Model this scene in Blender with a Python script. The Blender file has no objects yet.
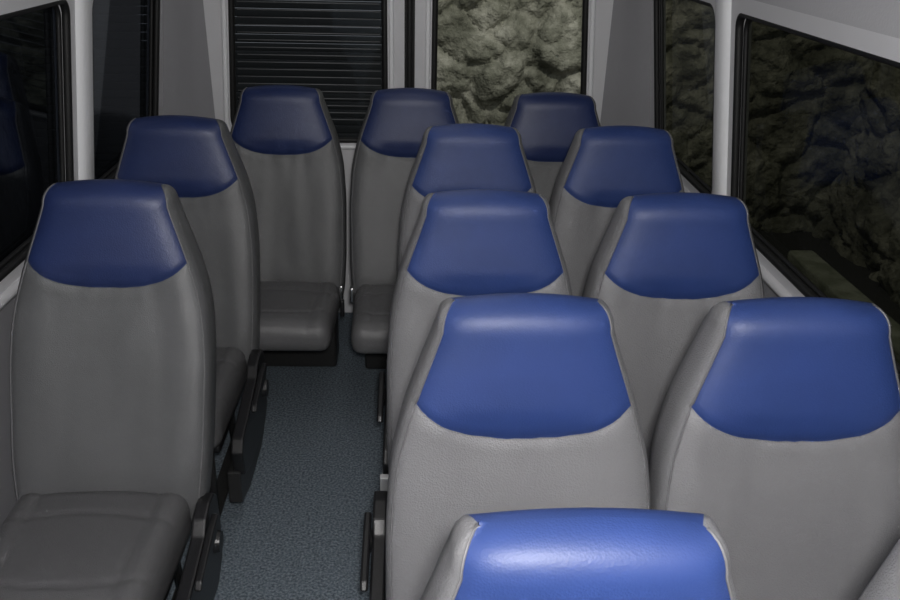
import bpy, bmesh, math, random
import numpy as np
from mathutils import Vector, Matrix, noise
random.seed(4)
scn=bpy.context.scene
scn.view_settings.view_transform='Standard'
COL=scn.collection

# ---------------- materials ----------------
def mat(name,col,rough=.5,metal=0,spec=.5,bump=None,var=None,coat=0):
    m=bpy.data.materials.new(name); m.use_nodes=True
    nt=m.node_tree; N=nt.nodes; L=nt.links; b=N['Principled BSDF']
    b.inputs['Base Color'].default_value=(*col,1)
    b.inputs['Roughness'].default_value=rough
    b.inputs['Metallic'].default_value=metal
    b.inputs['Specular IOR Level'].default_value=spec
    b.inputs['Coat Weight'].default_value=coat
    tc=N.new('ShaderNodeTexCoord')
    if var:
        sc,c2,lo,hi=var
        n=N.new('ShaderNodeTexNoise'); n.inputs['Scale'].default_value=sc; n.inputs['Detail'].default_value=6
        r=N.new('ShaderNodeMapRange'); r.inputs[1].default_value=lo; r.inputs[2].default_value=hi
        x=N.new('ShaderNodeMix'); x.data_type='RGBA'
        x.inputs[6].default_value=(*col,1); x.inputs[7].default_value=(*c2,1)
        L.new(tc.outputs['Object'],n.inputs['Vector']); L.new(n.outputs['Fac'],r.inputs[0])
        L.new(r.outputs[0],x.inputs[0]); L.new(x.outputs[2],b.inputs['Base Color'])
    if bump:
        h=None
        for kind,sc,st in bump:
            if kind=='noise':
                t=N.new('ShaderNodeTexNoise'); t.inputs['Detail'].default_value=4; o=t.outputs['Fac']
            else:
                t=N.new('ShaderNodeTexVoronoi'); o=t.outputs['Distance']
            t.inputs['Scale'].default_value=sc
            L.new(tc.outputs['Object'],t.inputs['Vector'])
            bp=N.new('ShaderNodeBump'); bp.inputs['Strength'].default_value=1; bp.inputs['Distance'].default_value=st
            L.new(o,bp.inputs['Height'])
            if h: L.new(h.outputs[0],bp.inputs['Normal'])
            h=bp
        L.new(h.outputs[0],b.inputs['Normal'])
    return m
M_gray=mat('leatherette_gray',(.172,.172,.178),.50,bump=[('voronoi',300,.0007),('noise',6,.003)],var=(5,(.152,.152,.158),.35,.65))
M_gray2=mat('leatherette_smooth_gray',(.100,.102,.105),.42,bump=[('voronoi',480,.0004),('noise',6,.003)],var=(5,(.088,.090,.092),.35,.65))  # smoother leather, also darkened in place of weaker flash on left and rear seats
M_blue=mat('leatherette_blue',(.020,.044,.165),.50,bump=[('voronoi',300,.00025),('noise',8,.0014)],var=(7,(.017,.038,.142),.4,.65))
M_blue_dim=mat('leatherette_blue_dimmed',(.015,.028,.100),.44,bump=[('voronoi',300,.0003),('noise',10,.0014)],var=(7,(.013,.024,.086),.4,.65))  # blue darkened so left and rear headrests look less flash-lit
M_pipe=mat('seam_piping',(.12,.12,.125),.5)
M_cush=mat('leatherette_dark_gray',(.092,.092,.095),.38,bump=[('voronoi',420,.0005),('noise',8,.003)])
M_cush2=mat('leatherette_rear_cushion',(.120,.120,.124),.40,bump=[('voronoi',420,.0005),('noise',8,.003)])
M_black=mat('black_plastic',(.010,.010,.011),.35,bump=[('noise',300,.0004)])
M_metal=mat('grey_painted_steel',(.50,.50,.50),.4,metal=.2)
M_dmetal=mat('black_painted_steel',(.02,.02,.02),.4)
M_chrome=mat('bright_steel',(.7,.7,.7),.25,metal=1)
M_trim=mat('trim_light_gray_plastic',(.66,.66,.68),.5,bump=[('noise',200,.0004)])
M_trimd=mat('trim_gray_plastic',(.26,.26,.275),.55,bump=[('noise',200,.0005)])
M_white=mat('door_paint_white',(.92,.93,.95),.3)
M_rubber=mat('black_rubber',(.008,.008,.008),.55)
M_head=mat('headliner_fabric',(.48,.48,.50),.9,bump=[('noise',150,.001)])
M_carpet=mat('carpet_blue_gray',(.085,.108,.132),.95,spec=.1,bump=[('noise',200,.007)],var=(130,(.27,.32,.36),.36,.68))
M_kerb=mat('kerb_concrete',(.42,.44,.36),.9,bump=[('noise',20,.02)],var=(6,(.25,.27,.2),.4,.6))
M_ground=mat('asphalt',(.05,.05,.048),.9,bump=[('noise',60,.01)])
M_dark=mat('shutter_dark',(.085,.09,.09),.6)
M_backdrop=mat('dark_backdrop',(.02,.022,.028),.8,bump=[('noise',8,.05)])  # for the added slab that darkens the left windows
M_wire=mat('defroster_wire',(.16,.165,.17),.5)
M_bulk=mat('bulkhead_dark',(.04,.04,.042),.7)
def rockmat():
    m=bpy.data.materials.new('rock'); m.use_nodes=True
    nt=m.node_tree;N=nt.nodes;L=nt.links;b=N['Principled BSDF'];b.inputs['Roughness'].default_value=.95
    b.inputs['Specular IOR Level'].default_value=.15
    tc=N.new('ShaderNodeTexCoord')
    n=N.new('ShaderNodeTexNoise');n.inputs['Scale'].default_value=3.6;n.inputs['Detail'].default_value=8;n.inputs['Roughness'].default_value=.65
    r=N.new('ShaderNodeValToRGB');e=r.color_ramp.elements
    e[0].position=.36;e[0].color=(.11,.112,.085,1);e[1].position=.66;e[1].color=(.46,.45,.38,1)
    k=e.new(.5);k.color=(.24,.24,.19,1)
    L.new(tc.outputs['Object'],n.inputs['Vector']);L.new(n.outputs['Fac'],r.inputs[0])
    L.new(r.outputs[0],b.inputs['Base Color'])
    n2=N.new('ShaderNodeTexNoise');n2.inputs['Scale'].default_value=14;n2.inputs['Detail'].default_value=6
    L.new(tc.outputs['Object'],n2.inputs['Vector'])
    bp=N.new('ShaderNodeBump');bp.inputs['Distance'].default_value=.06;L.new(n2.outputs['Fac'],bp.inputs['Height']);L.new(bp.outputs[0],b.inputs['Normal'])
    return m
M_rock=rockmat()
def glass(name,tint,refl=.07,top=.3):
    m=bpy.data.materials.new(name);m.use_nodes=True
    nt=m.node_tree;N=nt.nodes;L=nt.links;N.remove(N['Principled BSDF']);o=N['Material Output']
    t=N.new('ShaderNodeBsdfTransparent');t.inputs[0].default_value=(*tint,1)
    g=N.new('ShaderNodeBsdfGlossy');g.inputs['Roughness'].default_value=.03;g.inputs[0].default_value=(.85,.92,1,1)
    x=N.new('ShaderNodeMixShader');lw=N.new('ShaderNodeLayerWeight');lw.inputs[0].default_value=.25
    mr=N.new('ShaderNodeMapRange');mr.inputs[3].default_value=refl;mr.inputs[4].default_value=top
    L.new(lw.outputs['Fresnel'],mr.inputs[0]);L.new(mr.outputs[0],x.inputs[0])
    L.new(t.outputs[0],x.inputs[1]);L.new(g.outputs[0],x.inputs[2]);L.new(x.outputs[0],o.inputs[0])
    return m
G_clear=glass('glass_clear',(.85,.86,.84),.02,.2)
G_tint=glass('glass_tinted',(.135,.135,.112),.012,.07)
G_tint2=glass('glass_tinted_rear_quarter',(.20,.20,.17),.012,.07)
G_dark=glass('glass_dark_tint',(.12,.13,.15),.025,.16)
G_mid=glass('glass_mid_tint',(.40,.41,.42),.02,.12)

# ---------------- mesh helpers ----------------
def mk(name,verts,faces,mats,fm=None,parent=None,smooth=True,loc=None,merge=0):
    me=bpy.data.meshes.new(name); me.from_pydata([tuple(v) for v in verts],[],faces); 
    for m in mats: me.materials.append(m)
    if fm:
        for p,i in zip(me.polygons,fm): p.material_index=i
    for p in me.polygons: p.use_smooth=smooth
    bm=bmesh.new();bm.from_mesh(me)
    if merge: bmesh.ops.remove_doubles(bm,verts=bm.verts,dist=merge)
    bmesh.ops.recalc_face_normals(bm,faces=bm.faces)
    bm.to_mesh(me);bm.free()
    o=bpy.data.objects.new(name,me);COL.objects.link(o)
    if parent: o.parent=parent
    if loc: o.location=loc
    return o
def empty(name,loc=(0,0,0)):
    o=bpy.data.objects.new(name,None);o.empty_display_size=.1;COL.objects.link(o);o.location=loc;return o
def rbox_data(size,r,n=6,deform=None,c=(0,0,0)):
    if isinstance(n,int): n=(n,n,n)
    h=[s/2 for s in size];V=[];F=[];idx={}
    def ax(k):
        a=h[k]-r; pts=[-h[k],-h[k]+r*.15,-h[k]+r*.5]+[ -a+2*a*i/n[k] for i in range(n[k]+1)]+[h[k]-r*.5,h[k]-r*.15,h[k]]
        return pts
    A=[ax(0),ax(1),ax(2)]
    def vid(p):
        key=tuple(round(x,6) for x in p)
        if key in idx: return idx[key]
        q=[max(-(h[k]-r),min(h[k]-r,p[k])) for k in range(3)]
        d=Vector([p[k]-q[k] for k in range(3)])
        if d.length>1e-9: d=d.normalized()*r
        w=Vector(q)+d
        if deform: w=Vector(deform(w.x,w.y,w.z))
        V.append(w+Vector(c)); idx[key]=len(V)-1; return len(V)-1
    for k in range(3):
        i,j=(k+1)%3,(k+2)%3
        for s in (-1,1):
            for a in range(len(A[i])-1):
                for b in range(len(A[j])-1):
                    q=[]
                    for (u,v) in ((a,b),(a+1,b),(a+1,b+1),(a,b+1)):
                        p=[0,0,0];p[k]=s*h[k];p[i]=A[i][u];p[j]=A[j][v];q.append(vid(p))
                    if s<0:q.reverse()
                    if len(set(q))==4:F.append(q)
    return V,F
def rbox(name,size,r,m,c=(0,0,0),n=1,deform=None,parent=None):
    V,F=rbox_data(size,r,n,deform,c); return mk(name,V,F,[m],parent=parent)
def tube_data(pts,r,seg=8,closed=False):
    pts=[Vector(p) for p in pts];V=[];F=[];n=len(pts)
    for i,p in enumerate(pts):
        a=pts[(i-1)%n] if (closed or i>0) else p; b=pts[(i+1)%n] if (closed or i<n-1) else p
        t=(b-a).normalized(); u=t.orthogonal() if i==0 else (pu-t*pu.dot(t))
        u.normalize(); pu=u; w=t.cross(u)
        for k in range(seg):
            th=2*math.pi*k/seg; V.append(p+u*math.cos(th)*r+w*math.sin(th)*r)
    for i in range(n if closed else n-1):
        for k in range(seg):
            a=i*seg+k;b=i*seg+(k+1)%seg;c=((i+1)%n)*seg+(k+1)%seg;d=((i+1)%n)*seg+k
            F.append([a,b,c,d])
    if not closed:
        F.append(list(range(seg)));F.append([ (n-1)*seg+k for k in range(seg)])
    return V,F
def tube(name,pts,r,m,seg=8,closed=False,parent=None):
    V,F=tube_data(pts,r,seg,closed);return mk(name,V,F,[m],parent=parent)
def join(data):
    V=[];F=[]
    for v,f in data:
        o=len(V);V+=list(v);F+=[[i+o for i in q] for q in f]
    return V,F
def extrude_outline(name,pts,x0,x1,m,parent,bev=.004):
    bm=bmesh.new();vs=[bm.verts.new((x0,y,z)) for y,z in pts];f=bm.faces.new(vs)
    r=bmesh.ops.extrude_face_region(bm,geom=[f]);
    for v in r['geom']:
        if isinstance(v,bmesh.types.BMVert): v.co.x=x1
    bmesh.ops.bevel(bm,geom=list(bm.edges),offset=bev,segments=2,affect='EDGES',profile=.5)
    bmesh.ops.recalc_face_normals(bm,faces=bm.faces)
    me=bpy.data.meshes.new(name);bm.to_mesh(me);bm.free();me.materials.append(m)
    o=bpy.data.objects.new(name,me);COL.objects.link(o);o.parent=parent
    return o

# ---------------- passenger seat ----------------
ZT=1.15;R=.045;Z0=.30;ZS=.905
def interp(z,ks):
    if z<=ks[0][0]: return ks[0][1]
    for (a,b),(c,d) in zip(ks,ks[1:]):
        if z<=c:
            t=(z-a)/(c-a);return b+(d-b)*t
    return ks[-1][1]
def sm(z,ks):
    return sum(interp(z+o,ks)*w for o,w in ((-.03,.15),(-.015,.2),(0,.3),(.015,.2),(.03,.15)))
WF=[(.30,.200),(.36,.218),(.5,.228),(.72,.231),(.86,.221),(.965,.198),(1.05,.168),(1.105,.149),(1.15,.136),(1.2,.12)]
WS=[(.30,.214),(.36,.233),(.5,.241),(.72,.242),(.86,.233),(.965,.210),(1.05,.179),(1.105,.160),(1.15,.146),(1.2,.13)]
YF=[(.30,-.19),(.36,-.203),(.45,-.188),(.6,-.150),(.75,-.112),(.88,-.078),(.973,-.062),(1.105,-.045),(1.2,-.045)]
TH=[(.33,.13),(.6,.13),(.9,.125),(1.105,.10),(1.2,.09)]
def backrest(seed,lean,wide,xs):
    nf,ns,nb=28,5,10
    zl=list(np.linspace(Z0,ZS-.012,40))+[ZS-.004]; seam=len(zl); zl+=[ZS]+[ZS+.004]+list(np.linspace(ZS+.014,ZT-R,15))
    caps=[math.radians(a) for a in (14,28,42,56,70,82,90)]
    rowsp=[(z,None) for z in zl]+[(ZT-R,c) for c in caps]
    V=[]
    def smw(z,ks):
        k=max(0,min(1,(.98-z)/.18)); return sm(z,ks)+wide*k
    for ri,(zc,phi) in enumerate(rowsp):
        g=1-abs(zc-ZS)/(ZS-Z0) if zc<ZS else 1-(zc-ZS)/(ZT-R-ZS)
        g=max(0,g)**(1.6 if zc<ZS else 1)
        def zz(u): return zc+.064*abs(u)**2.6*g
        def front(u):
            z=zz(u); w=smw(z,WF); yf=sm(z,YF); arch=0
            if phi is not None:
                w=sm(ZT-R,WF)-.022*(1-math.cos(phi)); z=ZT-R+R*math.sin(phi); yf=-R*math.cos(phi)
                arch=.006*math.sin(phi)
            hb=max(0,min(1,(z-ZS)/.06))
            k=0 if phi is None else 1-math.cos(phi)
            pil=(1-abs(u)**2.5)
            bul=.012*hb*pil*(1-k) + (1-hb)*( -.005*math.exp(-(u/.6)**2) + .0045*math.exp(-((abs(u)-.78)/.2)**2)*min(1,(z-Z0)/.15))
            bul-=.010*abs(u)**10
            if phi is None: bul-=.005*math.exp(-((zc-ZS)/.007)**2)
            below=math.exp(-max(0,ZS-.02-zc)/.03)
            wr=noise.noise(Vector((u*2.4+seed*7,z*2.6,seed)))*.006+noise.noise(Vector((u*6+seed,z*5,seed*3)))*.0018
            wr+=below*.0015*math.sin(u*24+seed+noise.noise(Vector((u*3,z*5,seed)))*5)
            wr*=(1-hb)*(1-abs(u)**4)
            y=yf-bul+wr
            z=z+arch*(1-u*u)+ (.006*(1-u*u) if phi is not None or zc>1.05 else 0)*min(1,max(0,(z-1.05)/.055))
            return Vector((w*u,y,z))
        loop=[front(-1+2*i/nf) for i in range(nf)]
        z=zz(1); w=smw(z,WF);ws=smw(z,WS);yf=sm(z,YF)+.010;th=sm(z,TH); zz1=z
        if phi is not None:
            s=1-math.cos(phi); w=sm(ZT-R,WF)-.022*s; ws=sm(ZT-R,WS)-(.022+ (sm(ZT-R,WS)-sm(ZT-R,WF)))*s
            zz1=ZT-R+R*math.sin(phi); yf=-R*math.cos(phi)+.01*(1-s); th=(sm(ZT-R,TH)-.01)*math.cos(phi)
        side=[(w,0),((w+ws)/2+.003*(ws-w)/.012,.10),(ws,.30),(ws,.62),(ws-.004*(ws-w)/.012,.88)]
        for x,t in side: loop.append(Vector((x,yf+th*t,zz1)))
        wb=ws-.014*((ws-w)/.012 if phi is not None else 1)
        for i in range(nb):
            u=1-2*i/nb; loop.append(Vector((wb*u,yf+th+(.006*(1-u*u) if phi is None else 0),zz1+(.012*(1-u*u)*math.sin(phi) if phi is not None else 0))))
        loop.append(Vector((-wb,yf+th,zz1)))
        for x,t in side[:0:-1]: loop.append(Vector((-x,yf+th*t,zz1)))
        NR=len(loop)
        for p in loop: p.y-=lean*(ZT-p.z); p.x-=xs*(ZT-p.z)
        V+=loop
    F=[];fm=[]
    for ri in range(len(rowsp)-1):
        for i in range(NR):
            a=ri*NR+i;b=ri*NR+(i+1)%NR
            F.append([a,b,b+NR,a+NR])
            isblue = ri>=seam and (i<nf or (rowsp[ri][1] is not None and nf+5<=i<nf+5+nb))
            fm.append(1 if isblue else 0)
    F.append([i for i in range(NR)]);fm.append(0)
    pl=[V[ri*NR] for ri in range(len(rowsp)-1)]; prr=[V[ri*NR+nf] for ri in range(len(rowsp)-1)]
    return V,F,fm,pl,prr
SEATN=0
def cush_def(w,d,h):
    def f(x,y,z):
        top=max(0,z/(h/2))
        z2=z+top*(.018*(1-(2*x/w)**2)) 
        if z>h*.2:
            for gx in (-.140,.140): z2-=.005*math.exp(-((x-gx-(.02*(y/d))*np.sign(gx))/.005)**2)
            gy=-d*.5+.09+.9*x*x
            z2-=.005*math.exp(-((y-gy)/.006)**2)
            gy=d*.5-.12-.5*x*x
            z2-=.005*math.exp(-((y-gy)/.006)**2)
            z2+=.008*math.exp(-((abs(x)-.18)/.035)**2)
        t=max(0,(-y-d*.22)/(d*.28)); z2-=.018*t*t*top
        xx=x*(1+.02*math.sin(3*y/d))
        return (xx,y,z2)
    return f
def seat(X,Y,cover=0,rear=False,lean=0,dz=0,smooth=False,wide=0,cdx=0,cdz=0,xs=0,plate=True):
    global SEATN
    SEATN+=1
    e=empty('passenger_seat',(X,Y,0)); 
    V,F,fm,pl,prr=backrest(SEATN,lean,wide,xs)
    mk('backrest',V,F,[M_gray2,M_blue_dim] if smooth else [M_gray,M_blue],fm,parent=e,merge=.0004)
    tube('piping_left',[p+Vector((-.0005,-.0005,0)) for p in pl],.0022,M_pipe,6,parent=e)
    tube('piping_right',[p+Vector((.0005,-.0005,0)) for p in prr],.0022,M_pipe,6,parent=e)
    w,d,h=.435,(.42 if rear else .47),(.115 if rear else .13)
    rbox('cushion',(w,d,h),.042,M_cush2 if rear else M_cush,c=(cdx,(-.378 if rear else -.40)-lean*.8,.348+dz+(.010 if rear else 0)),n=(36,40,3),deform=cush_def(w,d,h),parent=e)
    rbox('cushion_pan',(.40,.28 if rear else .40,.04),.012,M_black,c=(cdx,-.32 if rear else -.38,(.292 if rear else .27)+dz),parent=e)
    if rear:
        rbox('pedestal',(.38,.15,.27),.015,M_dmetal,c=(0,-.04,.135),parent=e)
        for sx in (-1,1):
            D=rbox_data((.016,.03,.06),.005,1,None,(sx*.228,-.235,.40))
            mk('hinge_bracket',D[0],D[1],[M_chrome],parent=e)
        D=rbox_data((.016,.026,.07),.006,1,None,(.236,-.30,.36)); mk('belt_buckle',D[0],D[1],[M_black],parent=e)
    else:
        D=[]
        for sx in (-1,1):
            x=sx*.15+cdx
            D.append(tube_data([(x,-.52,.012),(x,-.52,.21),(x,-.50,.24),(x,-.22,.24),(x,-.2,.21),(x,-.16,.012)],.014,8))
            D.append(rbox_data((.05,.46,.012),.003,1,None,(x,-.34,.006)))
        D.append(tube_data([(-.15+cdx,-.5,.24),(.15+cdx,-.5,.24)],.012)); D.append(tube_data([(-.15+cdx,-.24,.24),(.15+cdx,-.24,.24)],.012))
        V,F=join(D); mk('leg_frame',V,F,[M_dmetal],parent=e)
    if cover:
        s=cover; o=-.055+cdz
        X0=lambda v: s*v+cdx
        pts=[(-.17,.45+o),(-.20,.475+o),(-.25,.48+o),(-.30,.465+o),(-.33,.43+o),(-.47,.40+o),(-.60,.375+o),(-.63,.34+o),(-.61,.25+o),(-.50,.215+o),(-.24,.205+o),(-.17,.25+o),(-.155,.36+o)]
        a,b=X0(.240),X0(.276)
        extrude_outline('side_cover',pts,min(a,b),max(a,b),M_black,e,.006)
        pts=[(-.25,.43+o),(-.26,.455+o),(-.31,.45+o),(-.47,.415+o),(-.485,.395+o),(-.465,.385+o),(-.31,.41+o)]
        a,b=X0(.280),X0(.298)
        extrude_outline('recline_lever',pts,min(a,b),max(a,b),M_black,e,.005)
        bm=bmesh.new();bmesh.ops.create_cone(bm,cap_ends=True,segments=24,radius1=.032,radius2=.028,depth=.016)
        bmesh.ops.rotate(bm,verts=bm.verts,matrix=Matrix.Rotation(math.pi/2,3,'Y'))
        bmesh.ops.translate(bm,verts=bm.verts,vec=(X0(.284),-.235,.345+o))
        me=bpy.data.meshes.new('pivot_knob');bm.to_mesh(me);bm.free();me.materials.append(M_black)
        ob=bpy.data.objects.new('pivot_knob',me);COL.objects.link(ob);ob.parent=e
        pts=[(-.62,.21),(-.20,.21),(-.18,.10),(-.26,.07),(-.50,.07),(-.62,.10)]
        a,b=X0(.222),X0(.262)
        extrude_outline('side_plate',pts,min(a,b),max(a,b),M_metal if plate else M_dmetal,e,.004)
        if plate:
            pts=[(-.645,.30+o),(-.632,.31+o),(-.615,.20+o),(-.30,.19+o),(-.30,.165+o),(-.63,.17+o)]
            a,b=X0(.236),X0(.284)
            extrude_outline('cover_edge_strip',pts,min(a,b),max(a,b),M_metal,e,.003)
    return e
seat(.205,.83,-1,wide=.006)
seat(.775,.84,0)
seat(.203,1.47,-1,wide=.010)
seat(.703,1.46,0,wide=.004)
seat(.18,2.13,-1,wide=.004);seat(.672,2.12,0);seat(.19,2.88,-1);seat(.685,2.88,0)
seat(-.77,2.94,1,smooth=True,wide=.004,cdx=-.012,plate=False)
seat(-.752,2.18,1,False,.05,-.02,True,.010,-.04,-.04,.034)
for x,y in ((-.51,3.52),(-.01,3.50),(.54,3.46)): seat(x,y,0,True,smooth=True)

# ---------------- van shell ----------------
CX=-.02; YB=3.98; YA=-1.1; ZC=1.98
def hw(z):
    if z<.8: return 1.074
    if z<1.6: return 1.02+.12*(1.25-z)
    t=(z-1.6)/(ZC-1.6); return .978-.14*(1-math.sqrt(max(0,1-t*t)))-.02*t
def side_map(s):
    return lambda a,z,o: Vector((CX+s*(hw(z)+o),a,z))
def rear_map(a,z,o): return Vector((a,YB+o-.10*max(0,z-.85),z))
def rrect(a0,a1,z0,z1,r,seg=8,taper=(0,0)):
    pts=[]
    for cx,cz,s in ((a1-r,z0+r,-90),(a1-r,z1-r,0),(a0+r,z1-r,90),(a0+r,z0+r,180)):
        for i in range(seg+1):
            t=math.radians(s+90*i/seg); pts.append([cx+r*math.cos(t),cz+r*math.sin(t)])
    out=[];n=len(pts)
    for i in range(n):
        p=pts[i];q=pts[(i+1)%n];L=math.hypot(q[0]-p[0],q[1]-p[1]);k=max(1,int(L/.06))
        for j in range(k): out.append([p[0]+(q[0]-p[0])*j/k,p[1]+(q[1]-p[1])*j/k])
    for p in out:
        f=(p[1]-z0)/(z1-z0); c=(p[0]-a0)/(a1-a0); p[0]+=f*(taper[0]*(1-c)+taper[1]*c)
    return out
def holed(mp,outer,inner,depth,m,name,parent,o0=0):
    a0,a1,z0,z1=outer; cx=sum(p[0] for p in inner)/len(inner); cz=sum(p[1] for p in inner)/len(inner)
    V=[];F=[];n=len(inner)
    K=5
    def outp(p):
        dx,dz=p[0]-cx,p[1]-cz;t=1e9
        if dx>1e-9:t=min(t,(a1-cx)/dx)
        if dx<-1e-9:t=min(t,(a0-cx)/dx)
        if dz>1e-9:t=min(t,(z1-cz)/dz)
        if dz<-1e-9:t=min(t,(z0-cz)/dz)
        return [cx+dx*t,cz+dz*t]
    outs=[outp(p) for p in inner]
    for c in ((a0,z0),(a0,z1),(a1,z0),(a1,z1)):
        i=min(range(n),key=lambda k:(outs[k][0]-c[0])**2+(outs[k][1]-c[1])**2);outs[i]=list(c)
    for k in range(K+1):
        for i in range(n):
            p=inner[i];q=outs[i];t=k/K
            V.append(mp(p[0]+(q[0]-p[0])*t,p[1]+(q[1]-p[1])*t,o0))
    for p in inner: V.append(mp(p[0],p[1],o0+depth*.3-.003))
    for p in inner: V.append(mp(p[0],p[1],o0+depth))
    for k in range(K):
        for i in range(n): a=k*n+i;b=k*n+(i+1)%n;F.append([a,b,b+n,a+n])
    r=(K+1)*n
    for i in range(n):
        F.append([i,(i+1)%n,r+(i+1)%n,r+i]);F.append([r+i,r+(i+1)%n,r+n+(i+1)%n,r+n+i])
    return mk(name,V,F,[m],parent=parent,smooth=False)
def strip(mp,a0,a1,z0,z1,m,name,parent=None,o=0,na=1,nz=8):
    V=[];F=[]
    for j in range(nz+1):
        for i in range(na+1): V.append(mp(a0+(a1-a0)*i/na,z0+(z1-z0)*j/nz,o))
    for j in range(nz):
        for i in range(na):
            a=j*(na+1)+i;F.append([a,a+1,a+na+2,a+na+1])
    return mk(name,V,F,[m],parent=parent,smooth=True)
def pane(mp,inner,o,m,name,parent):
    cx=sum(p[0] for p in inner)/len(inner); cz=sum(p[1] for p in inner)/len(inner)
    V=[mp(cx,cz,o)]+[mp(p[0],p[1],o) for p in inner];n=len(inner)
    return mk(name,V,[[0,1+i,1+(i+1)%n] for i in range(n)],[m],parent=parent,smooth=False)

WZ0,WZ1=.87,1.53
wn=0
for s,nm in ((1,'right'),(-1,'left')):
    mp=side_map(s)
    w=empty(f'wall_{nm}')
    strip(mp,YA,YB,0,.82,M_trimd,'lower_panel',w,nz=5)
    strip(mp,YA,YB,1.575,ZC,M_head,'cornice_panel',w,nz=14)
    segs=[(YA,-.2,-1.0,-.28),(-.2,1.0,-.12,.92),(1.0,2.90,1.10,2.80),(2.90,YB,3.00,3.82)]
    for i,(a,b,wa,wb) in enumerate(segs):
        inner=rrect(wa,wb,WZ0,WZ1,.05 if i<3 else .06)
        holed(mp,(a,b,.82,1.575),inner,.05,M_trim,'window_surround',w)
        wn+=1
        wi=empty(f'window_{wn}')
        pane(mp,inner,.038,(G_tint2 if i==3 else G_tint) if s>0 else G_dark,'pane',wi)
        tube('rubber_gasket',[mp(p[0],p[1],.012) for p in inner],.013,M_rubber,8,True,wi)
        V,F=join([tube_data([mp(p[0],p[1],.030) for p in rrect(wa+.012,wb-.012,WZ0+.012,WZ1-.012,.045)],.008,6,True)])
        mk('frame_ring',V,F,[M_rubber],parent=wi)
    t=empty(f'trim_{1 if s>0 else 2}')
    V=[];F=[]
    prof=[(-.058,.0),(-.05,-.012),(-.03,-.02),(.03,-.02),(.05,-.012),(.058,.0)]
    for k in range(13):
        z=.80+(1.62-.80)*k/12
        for a,o in prof: V.append(mp(2.90+a,z,o))
    for k in range(12):
        for i in range(5): a=k*6+i;F.append([a,a+1,a+7,a+6])
    mk('pillar_cover',V,F,[M_white],parent=t)
    tube('sill_rail',[mp(y,.815,-.004) for y in np.linspace(YA+.02,YB-.03,30)],.016,M_trim,8,parent=t)

wb_=empty('wall_back')
for s in (-1,1):
    V=[];F=[]
    for k in range(16):
        z=k/15*ZC
        xo=CX+s*hw(z); xi=CX+s*.85
        for j in range(6):
            t=j/5; y=YB-.10*max(0,z-.85)-.07*math.sin(t*math.pi/2)**2*1.0
            V.append(Vector((xi+(xo-xi)*t,y,z)))
    for k in range(15):
        for j in range(5): a=k*6+j;F.append([a,a+1,a+7,a+6])
    mk('corner_post',V,F,[M_trimd],parent=wb_)
strip(rear_map,CX-.86,CX+.86,1.72,ZC,M_trim,'rear_header',wb_,nz=4)
for di,(s,gl) in enumerate(((-1,G_mid),(1,G_clear))):
    d=empty(f'door_{di+1}')
    x0,x1=(CX-.85,CX-.022) if s<0 else (CX+.022,CX+.85)
    if s<0: wa,wbb,tp=-.80,-.125,(.06,-.0)
    else: wa,wbb,tp=.085,.76,(.0,-.06)
    inner=rrect(wa,wbb,.84,1.66,.10,10,tp)
    holed(rear_map,(x0,x1,.70,1.72),inner,.05,M_trim,'door_frame',d)
    strip(rear_map,x0,x1,.0,.70,M_trim,'door_lower_panel',d,nz=3)
    tube('window_gasket',[rear_map(p[0],p[1],.006) for p in inner],.014,M_rubber,8,True,d)
    ring=rrect(wa-.028,wbb+.028,.812,1.688,.12,10,tp)
    tube('window_trim_ring',[rear_map(p[0],p[1],-.004) for p in ring],.011,M_white,8,True,d)
    pane(rear_map,inner,.03,gl,'pane',d)
    if s<0:
        D=[]
        for k in range(24):
            z=.93+k*.031
            f=(z-.84)/.82
            D.append(tube_data([rear_map(wa+.02+.06*f,z,.024),rear_map(wbb-.02,z,.024)],.0024,5))
        V,F=join(D);mk('defroster_lines',V,F,[M_wire],parent=d)
    rbox('door_handle',(.16,.03,.05),.012,M_black,c=(CX+s*.15,YB-.018,.55),parent=d)
t=empty('trim_3')
strip(rear_map,CX-.03,CX+.03,0,1.75,M_rubber,'door_gap_seal',t,o=.012,nz=8)
tube('seal_bead',[rear_map(CX,z,-.004) for z in np.linspace(.02,1.72,20)],.014,M_rubber,8,parent=t)
V,F=rbox_data((2.14,YB-YA,.06),.005,1,None,(CX,(YA+YB)/2,-.03));mk('floor',V,F,[M_carpet])
V,F=rbox_data((1.75,YB-YA,.05),.005,1,None,(CX,(YA+YB)/2,ZC+.02));mk('ceiling',V,F,[M_head])
strip(lambda a,z,o:Vector((CX+a,YA,z)),-1.06,1.06,0,ZC,M_bulk,'wall_front',nz=2)

# ---------------- outside ----------------
def rockwall(name,mp,na,nz,a0,a1,z0,z1):
    V=[];F=[]
    for j in range(nz+1):
        for i in range(na+1):
            a=a0+(a1-a0)*i/na;z=z0+(z1-z0)*j/nz
            p=Vector((a*2.3,z*2.8,3.1)); p+=Vector((noise.noise(p*.9),noise.noise(p*.9+Vector((9,3,1))),0))*.5
            dd=noise.voronoi(p)[0]; e=min(1,(dd[1]-dd[0])*3.2)
            q=Vector((a*6.1,z*7.5,1.7)); q+=Vector((noise.noise(q),noise.noise(q+Vector((5,3,1))),0))*.6
            d2=noise.voronoi(q)[0]; e2=min(1,(d2[1]-d2[0])*2.6)
            h=.10*e**.5+.035*e2**.5+.07*noise.noise(Vector((a*2.3,z*2.3,1)))+.02*noise.noise(Vector((a*11,z*11,5)))
            V.append(mp(a,z,h))
    for j in range(nz):
        for i in range(na):
            a=j*(na+1)+i;F.append([a,a+1,a+na+2,a+na+1])
    return mk(name,V,F,[M_rock])
rockwall('rock_wall',lambda a,z,h:Vector((3.45-h+.15*(z+.6),a,z)),330,150,-1,7.0,-.62,3.4)
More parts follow.
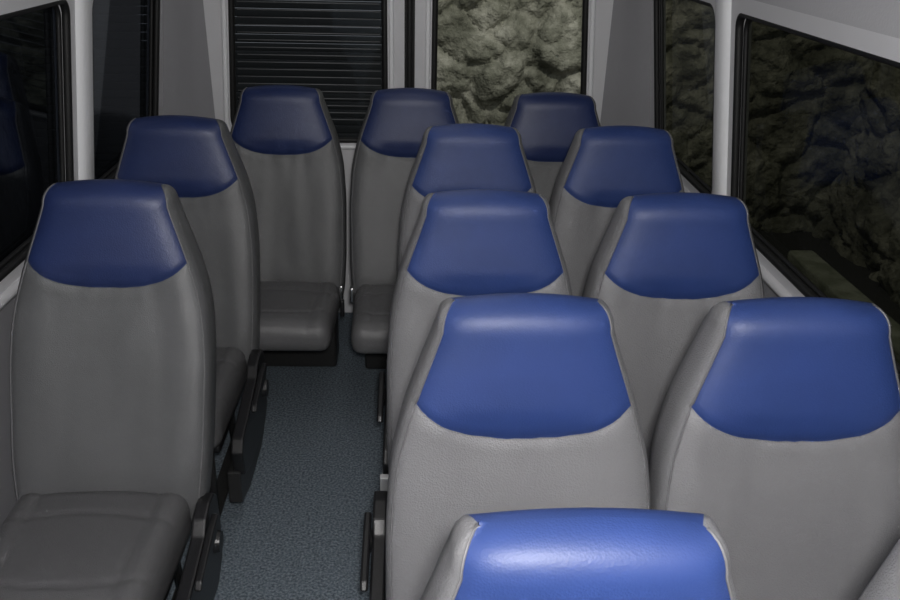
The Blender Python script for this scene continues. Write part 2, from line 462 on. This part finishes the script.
rockwall('rock_wall',lambda a,z,h:Vector((a,7.25-h+.1*z,z)),240,170,-.2,4.2,-.62,3.4)
V,F=rbox_data((.2,8,.16),.03,1,None,(2.88,2.2,-.54));mk('kerb',V,F,[M_kerb])
V,F=rbox_data((30,30,.1),.02,1,None,(0,3,-.67));mk('ground',V,F,[M_ground])
D=[]
for k in range(64): D.append(rbox_data((2.7,.03,.054),.008,1,None,(-1.40,6.6,-.57+k*.058)))
V,F=join(D);mk('roller_shutter',V,F,[M_dark])
V,F=rbox_data((.2,16,4.2),.02,1,None,(-3.0,2.0,1.48));mk('left_window_backdrop',V,F,[M_backdrop])  # dark slab added to block the pale sky behind the left windows

# ---------------- camera ----------------
th,ya,ro=.407,.045,.024
fw=Vector((math.sin(ya)*math.cos(th),math.cos(ya)*math.cos(th),-math.sin(th)))
rt=Vector((math.cos(ya),-math.sin(ya),0));up=rt.cross(fw)
r2=rt*math.cos(ro)+up*math.sin(ro);u2=-rt*math.sin(ro)+up*math.cos(ro)
cam=bpy.data.cameras.new('camera');co=bpy.data.objects.new('camera',cam);COL.objects.link(co)
m=Matrix((r2,u2,-fw)).transposed().to_4x4();m.translation=Vector((0,0,1.786));co.matrix_world=m
cam.sensor_width=36;cam.lens=36;cam.clip_start=.02;scn.camera=co

# ---------------- light ----------------
def light(name,kind,loc,e,col=(1,1,1),size=.05,rot=None,sy=None):
    l=bpy.data.lights.new(name,kind);l.energy=e;l.color=col
    if kind=='AREA':
        l.size=size
        if sy:l.shape='RECTANGLE';l.size_y=sy
    elif kind!='SUN': l.shadow_soft_size=size
    o=bpy.data.objects.new(name,l);COL.objects.link(o);o.location=loc
    if rot:o.rotation_euler=rot
    return o
light('camera_flash','POINT',(.04,-.06,1.90),116,(1,.98,.96),.05)
light('ceiling_fill','AREA',(CX,2.2,1.94),3.5,(1,.98,.95),.5,sy=2.6)  # added soft fill for the cabin, no visible lamp fitting
sp=light('rock_fill_spot','SPOT',(1.2,4.9,3.7),240,(1,.98,.93),.12)  # unseen spot added to rake the rock walls and give them shading
sp.data.spot_size=math.radians(125);sp.data.spot_blend=.3
sp.rotation_euler=Vector((.75,1,-.75)).to_track_quat('-Z','Y').to_euler()
wd=bpy.data.worlds.new('world');scn.world=wd;wd.use_nodes=True
wd.node_tree.nodes['Background'].inputs[0].default_value=(.88,.93,1,1)
wd.node_tree.nodes['Background'].inputs[1].default_value=.40
